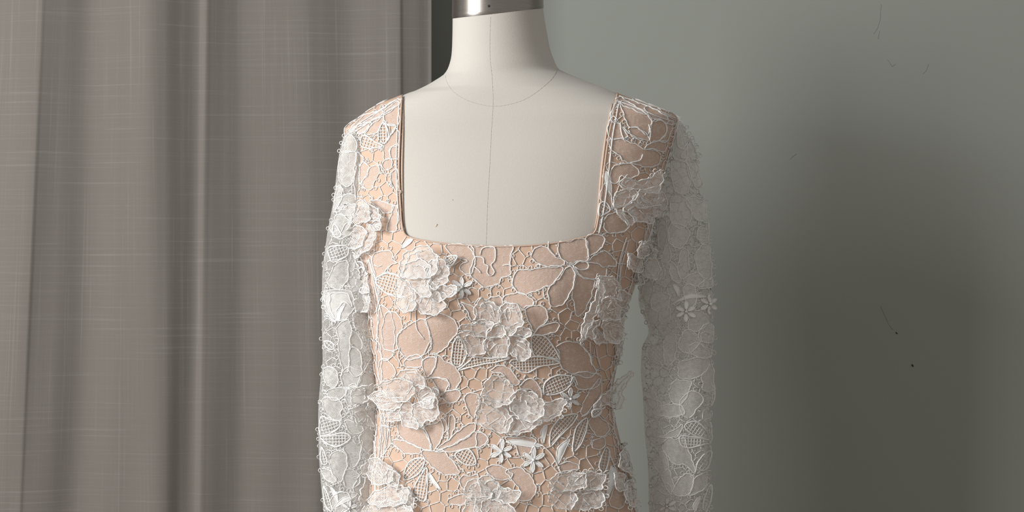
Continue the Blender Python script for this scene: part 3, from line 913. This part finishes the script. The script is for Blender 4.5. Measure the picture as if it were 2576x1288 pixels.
SL_R = '''
L petal 700,180 710,60 790,50 820,200 760,240
L petal 680,340 800,210 830,230 860,560 800,610 720,550
L petal 600,570 710,545 770,600 760,680 700,690 560,640
L petal 780,610 860,600 875,680 770,715 710,700
L leaf 410,900 520,820 640,770 800,800 640,815 500,850
L leaf 440,660 500,700 510,800 470,740
L petal 290,90 330,20 380,60 370,240 320,330 270,230
L petal 290,340 400,260 410,400 340,430
L petal 220,780 390,770 390,930 310,970 220,920
L petal 730,1150 860,1090 870,1280 730,1280
L petal 560,690 640,670 700,800 620,950 570,850
L petal 420,20 600,60 590,200 500,280 400,200
L petal 530,300 600,300 600,560 520,600 490,500
L petal 410,430 490,500 520,640 430,620
L petal 130,680 210,640 230,760 160,900 110,800
L petal 140,960 220,930 300,1000 250,1130 200,1230 160,1120
L petal 290,990 400,900 410,1030 340,1100
M petal 110,170 260,170 330,210 310,300 330,420 200,380 110,340
M petal 160,390 260,370 300,420 250,480 170,450
M petal 660,160 780,120 930,210 970,260 940,320 790,320 690,260
M petal 810,0 930,0 910,130 960,240 850,170
M petal 520,400 660,340 920,320 930,420 840,550 700,600 560,610 520,520
M petal 830,560 970,400 1000,650 1000,760 860,770 830,650
M petal 400,760 460,640 680,640 670,750 600,900 530,960 420,900
M petal 640,1140 530,960 660,780 830,820 840,900 770,1010
M petal 350,960 550,960 590,1080 390,1120 200,1080 190,1000
M petal 120,720 210,820 240,980 190,1000 110,900
M petal 330,60 480,20 480,290 420,400 340,420
N lattice 640,100 660,30 800,0 930,130 970,260 780,200
N lattice 570,210 780,225 980,270 1000,300 830,345 680,380 580,330
N lattice 800,680 810,600 900,470 1010,420 1015,500 970,640 880,700
N petal 340,290 420,230 500,270 600,200 690,420 760,600 770,740 640,610 520,620 380,480 330,380
N petal 190,540 280,440 360,450 410,620 320,740 200,620
N petal 770,800 940,740 900,960 690,1050 760,900
N petal 330,700 410,680 440,780 480,900 440,1030 330,850
N petal 480,940 640,740 760,810 720,980 640,1060 500,1040
N leaf 750,1200 780,1130 860,1060 820,1180 780,1280
N lattice 890,1250 900,1100 1010,900 1020,1100 930,1288
N petal 110,210 340,200 600,50 530,210 340,225
N petal 160,800 300,900 440,1030 300,1010 170,880
F petal 800,270 850,330 870,420 830,500 780,440
F petal 860,600 930,590 960,690 990,800 940,820 880,720
F petal 850,910 930,890 1010,940 1015,1080 930,1060
F petal 740,600 860,620 890,760 850,860 760,820
F petal 740,880 850,890 900,1020 840,1130 740,1100
F petal 630,1120 690,1070 710,1280 640,1288
F petal 760,330 800,300 850,470 860,580 760,580
'''
def parse(txt):
    out = []
    for ln in txt.strip().splitlines():
        a, k, rest = ln.split(' ', 2); out.append((k, px(a, rest)))
    return out
def region_cells(bounds, spacing, seed):
    "jittered Voronoi cells: the irregular mesh of bars between motifs"
    rs = random.Random(seed); x0, y0, x1, y1 = bounds; pts = []
    j = 0; y = y0-spacing*2
    while y < y1+spacing*2:
        x = x0-spacing*2+(spacing*.5 if j % 2 else 0)
        while x < x1+spacing*2:
            pts.append(Vector((x+rs.uniform(-.27, .27)*spacing, y+rs.uniform(-.27, .27)*spacing))); x += spacing
        y += spacing*.87; j += 1
    r = delaunay_2d_cdt(pts, [], [], 0, 1e-4)
    vs, tris = r[0], r[2]; cc = []
    for f in tris:
        a, b_, c = [vs[i] for i in f[:3]]
        d = 2*(a.x*(b_.y-c.y)+b_.x*(c.y-a.y)+c.x*(a.y-b_.y))
        if abs(d) < 1e-6: cc.append(((a.x+b_.x+c.x)/3, (a.y+b_.y+c.y)/3)); continue
        ux = ((a.x**2+a.y**2)*(b_.y-c.y)+(b_.x**2+b_.y**2)*(c.y-a.y)+(c.x**2+c.y**2)*(a.y-b_.y))/d
        uy = ((a.x**2+a.y**2)*(c.x-b_.x)+(b_.x**2+b_.y**2)*(a.x-c.x)+(c.x**2+c.y**2)*(b_.x-a.x))/d
        cc.append((ux, uy))
    em = {}; vt = {}
    for ti, f in enumerate(tris):
        for k in range(3):
            em.setdefault(tuple(sorted((f[k], f[(k+1) % 3]))), []).append(ti)
            vt.setdefault(f[k], []).append(ti)
    edges = [(cc[t[0]], cc[t[1]]) for t in em.values() if len(t) == 2]
    cells = []
    for v, ts in vt.items():
        c = vs[v]; q = sorted([cc[t] for t in ts], key=lambda p: math.atan2(p[1]-c.y, p[0]-c.x))
        if len(q) >= 4: cells.append(((c.x, c.y), q))
    return edges, cells
class Mask:
    def __init__(s): s.p = []
    def add(s, poly):
        xs = [q[0] for q in poly]; ys = [q[1] for q in poly]; s.p.append((min(xs), max(xs), min(ys), max(ys), poly))
    def __call__(s, x, y):
        for a, b_, c, d, poly in s.p:
            if a <= x <= b_ and c <= y <= d and inside(poly, x, y): return True
        return False
def brides(edges, ok, mask, ch, parent, name='bar_mesh', r=.00062, into=None):
    b = into or MB()
    for p, q in edges:
        L_ = math.hypot(q[0]-p[0], q[1]-p[1])
        if L_ > 90 or L_ < 2: continue
        n = max(2, int(L_/5)); run = []
        for i in range(n+1):
            x = p[0]+(q[0]-p[0])*i/n; y = p[1]+(q[1]-p[1])*i/n
            if ok(x, y) and not mask(x, y): run.append((x, y))
            else:
                if len(run) > 1: cord(b, run, ch, Z0, r, False, .12, 4)
                run = []
        if len(run) > 1: cord(b, run, ch, Z0, r, False, .12, 4)
    if into: return
    o = b.build(name, [M_NET, M_THREAD], parent)
    if o: o['kind'] = 'stuff'

# ---- bodice, front
def row_edges(py): return cr(RP, [r_[1] for r_ in ROWS], py), cr(RP, [r_[2] for r_ in ROWS], py)
def on_bodice(x, y):
    if y < 243 or y > 1400: return False
    if y < 640 and inside(NKP, x, y): return False
    a, b_ = row_edges(y); return a+1 < x < b_-1
mask = Mask(); items = parse(BODICE)
for k, q in items: mask.add(smooth_closed(q, 9))
fl_polys = []
for fr, c, lf_, txt in FLOW:
    for ln in txt.splitlines(): fl_polys.append(smooth_closed(px(fr, ln.strip('*')), 9))
fm = Mask()
for q in fl_polys: fm.add(q)
STARS = [('A', 1055, 660, 28), ('D', 700, 430, 29), ('D', 185, 830, 31), ('D', 425, 895, 33)]
# petals the tracing leaves out: cells of a coarser mesh, only where nothing stands yet
edges2, cells2 = region_cells((860, 230, 1720, 1420), 62, 3)
rs = random.Random(5)
for (cx, cy), poly in cells2:
    if not on_bodice(cx, cy): continue
    pts = [(cx+(x-cx)*.93, cy+(y-cy)*.93) for x, y in poly]
    test = pts+[(cx, cy)]+[((x+cx)/2, (y+cy)/2) for x, y in pts]
    free = sum(0 if (mask(x, y) or fm(x, y)) else 1 for x, y in test)/len(test)
    if free > .93 and all(on_bodice(x, y) for x, y in pts) and rs.random() < (.45 if cy < 1290 else .7):
        items.append(('petal' if rs.random() < .75 else 'lattice', pts)); mask.add(pts)
for k, q in items: motif(k, q, BOD, dress, avoid=lambda x, y: mask(x, y) or not on_bodice(x, y), p=.75)
edges1, _ = region_cells((860, 230, 1720, 1420), 33, 11)
brides(edges1, on_bodice, mask, BOD, dress)
for ln in SQUIG.strip().splitlines():
    b = MB(); a, rest = ln.split(' ', 1); cord(b, smooth_open(px(a, rest), 5), BOD, lambda x, y: .0005, .00075, taper=True)
    b.build('vein_cord', [M_NET, M_THREAD], dress)
for fr, cx, cy, r_ in STARS:
    (x, y), = px(fr, '%g,%g' % (cx, cy)); star(x, y, r_, BOD, dress, lift=lambda x, y: .0005, rot=math.pi/2+.05)

# ---- raised fabric flowers
def flower(fr, c, h, txt, ch):
    (fx, fy), = px(fr, '%g,%g' % c)
    lines = txt.splitlines(); polys = [px(fr, ln.strip('*')) for ln in lines]
    core = MB(); a0 = random.random()*6
    core_l = lambda x, y: .004
    cord(core, smooth_open([(fx-8, fy-2), (fx-6, fy-14), (fx, fy-19), (fx+7, fy-12), (fx+3, fy-2), (fx+9, fy+3), (fx+16, fy-3)], 4), ch, core_l, .0009)
    root = core.build('lace_flower', [M_NET3, M_THREAD], dress)
    R = max(math.hypot(x-fx, y-fy) for q in polys for x, y in q)
    for i, q in enumerate(polys):
        lat = lines[i].startswith('*')
        qc = cen(q); ph = random.random()*6; k = 1-i*.06; base = .0012+.0011*(len(polys)-i)
        aq = math.atan2(qc[1]-fy, qc[0]-fx); rq = max(math.hypot(x-qc[0], y-qc[1]) for x, y in q)
        def lift(x, y, base=base, k=k, ph=ph, qc=qc, rq=rq, aq=aq):
            d = math.hypot(x-fx, y-fy)/R; dq = math.hypot(x-qc[0], y-qc[1])/rq
            an = math.atan2(y-qc[1], x-qc[0])
            u = ((x-qc[0])*math.cos(aq)+(y-qc[1])*math.sin(aq))/rq
            return max(.0006, base+h*k*(.22*d+.42*dq*dq+.2*u)+.0013*dq*math.sin(4*an+ph)+.0010*dq*dq*math.sin(9*an+ph*2))
        b = MB(); poly = scallop(smooth_closed(q, 4.5), 0 if lat else 2.6)
        if lat:
            lattice_fill(b, poly, ch, lambda x, y: .006, 5.5); cord(b, poly, ch, lambda x, y: .0062, .0011, True)
            b.build('leaf', [M_NET3, M_THREAD], root); continue
        film(b, poly, ch, lift, 0, 7.0, rnd=random.random()*60)
        cord(b, [(x+random.uniform(-.7, .7), y+random.uniform(-.7, .7)) for x, y in poly], ch, lambda x, y: lift(x, y)+.0003, .00078, True, .35)
        picots(b, poly, ch, lift, .35, 13, avoid=lambda x, y: math.hypot(x-fx, y-fy) < R*.7, outw=4.5)
        # inner vein echoing the edge, and a few radiating stitches
        ins = [(qc[0]+(x-qc[0])*.66, qc[1]+(y-qc[1])*.66) for x, y in poly]
        st = int(random.random()*len(ins)); m_ = len(ins)*2//5
        cord(b, (ins+ins)[st:st+m_], ch, lambda x, y: lift(x, y)+.0002, .0007, False, .2, 4)
        for k_ in range(int(3+random.random()*4)):
            e = poly[int(random.random()*len(poly))]
            if math.hypot(e[0]-fx, e[1]-fy) < R*.35: continue
            f0, f1 = random.uniform(.15, .4), random.uniform(.75, .97); mx_, my_ = random.uniform(-5, 5), random.uniform(-5, 5)
            a_ = (fx+(qc[0]-fx)*.5, fy+(qc[1]-fy)*.5)
            ln_ = [(a_[0]+(e[0]-a_[0])*f0, a_[1]+(e[1]-a_[1])*f0), (a_[0]+(e[0]-a_[0])*.6+mx_, a_[1]+(e[1]-a_[1])*.6+my_), (a_[0]+(e[0]-a_[0])*f1, a_[1]+(e[1]-a_[1])*f1)]
            if all(inside(poly, *z_) for z_ in ln_): cord(b, smooth_open(ln_, 6), ch, lambda x, y: lift(x, y)+.0002, random.choice((.00035, .0005, .0007)), False, .2, 4)
        # frayed, looped edge
        for z_ in range(0, len(poly), 2):
            x, y = poly[z_]; l_ = math.hypot(x-qc[0], y-qc[1])+.1; g_ = random.uniform(1.5, 4.5)
            if math.hypot(x-fx, y-fy) < R*.45: continue
            cord(b, [(x, y), (x+(x-qc[0])/l_*g_+random.uniform(-1.5, 1.5), y+(y-qc[1])/l_*g_+random.uniform(-1.5, 1.5))], ch, lift, .0003, False, 0, 3)
        b.build('petal', [M_NET3, M_THREAD], root)
for fr, c, h, txt in FLOW: flower(fr, c, h, txt, BOD if fr not in ('J', 'K') else SLF)

# ---- sleeves: traced front layer, free back layer
def do_sleeve(key, txt, chf, chb, tab, stars, seed):
    parent = slv[key][0]; xs = [r_[0] for r_ in tab]
    def ok(x, y):
        if y < tab[0][0]+4 or y > 1400: return False
        a = cr(xs, [r_[1] for r_ in tab], y); b_ = cr(xs, [r_[2] for r_ in tab], y); return a+1.5 < x < b_-1.5
    def clampx(q):
        out = []
        for x, y in q:
            yy = min(max(y, tab[0][0]), 1790)
            a = cr(xs, [r_[1] for r_ in tab], yy); b_ = cr(xs, [r_[2] for r_ in tab], yy); out.append((min(max(x, a+1.2), b_-1.2), y))
        return out
    bounds = (min(r_[1] for r_ in tab)-5, tab[0][0], max(r_[2] for r_ in tab)+5, 1400)
    for layer, ch in ((0, chf), (1, chb)):
        mk = Mask(); its = []
        if layer == 0:
            for k, q in parse(txt): its.append((k, clampx(q)))
            for k, q in its: mk.add(smooth_closed(q, 9))
        rs = random.Random(seed+layer)
        _, cells = region_cells(bounds, 50 if layer == 0 else 58, seed+layer)
        for (cx, cy), poly in cells:
            pts = [(cx+(x-cx)*.95, cy+(y-cy)*.95) for x, y in poly]
            if not ok(cx, cy): continue
            pts = clampx(pts)
            if mk(cx, cy) or sum(mk(x, y) for x, y in pts) > 1: continue
            if rs.random() < (.5 if layer == 0 else .62):
                its.append(('petal' if rs.random() < .8 else 'lattice', pts)); mk.add(pts)
        if layer == 0:
            for k, q in its: motif(k, q, ch, parent, net=M_NETS, p=.8, avoid=mk, cr_=.0007)
            for fr, cx, cy, r_ in stars:
                (x, y), = px(fr, '%g,%g' % (cx, cy)); star(x, y, r_, ch, parent, lift=lambda x, y: .001, nested=False, rot=math.pi/2)
        bb = MB()
        if layer == 1:
            for k, q in its: motif(k, q, ch, None, p=.5, avoid=mk, cr_=.00065, into=bb)
        e, _ = region_cells(bounds, 24, seed+9+layer); brides(e, ok, mk, ch, None, into=bb)
        o = bb.build('bar_mesh' if layer == 0 else 'back_lace', [M_NETS, M_THREAD], parent); o['kind'] = 'stuff'
do_sleeve('L', SL_L, SLF, SLB, SLV_L, [('K', 350, 1250, 22)], 21)
do_sleeve('R', SL_R, SRF, SRB, SLV_R, [('L', 825, 880, 26), ('L', 575, 960, 26), ('N', 390, 1200, 23)], 43)

# ---- sides and back of the bodice: the lace goes on around
for si, (ang, seed) in enumerate(((math.radians(78), 71), (math.radians(-78), 72), (math.pi, 73))):
    f = chart_side(LBVH, .0012, ang); sb = MB(); rs = random.Random(seed)
    def okside(x, y):
        if y < 255 or y > 1400: return False
        h = f(x, y, 0, True)
        if h is None: return False
        hp, n = h
        if n.y < -.42: return False
        if ang == math.pi: return n.y > .75
        return n.y < .8
    e, cells = region_cells((860, 250, 1680, 1400), 70, seed); mk = Mask()
    for (cx, cy), poly in cells:
        pts = [(cx+(x-cx)*.93, cy+(y-cy)*.93) for x, y in poly]
        if not all(okside(x, y) for x, y in pts) or rs.random() > .72: continue
        motif('petal' if rs.random() < .8 else 'lattice', pts, f, None, into=sb, p=.5); mk.add(pts)
    e, _ = region_cells((860, 250, 1680, 1400), 34, seed+1); brides(e, okside, mk, f, None, into=sb)
    o = sb.build('side_lace' if si < 2 else 'back_lace', [M_NET, M_THREAD], dress)
    if o: o['kind'] = 'stuff'
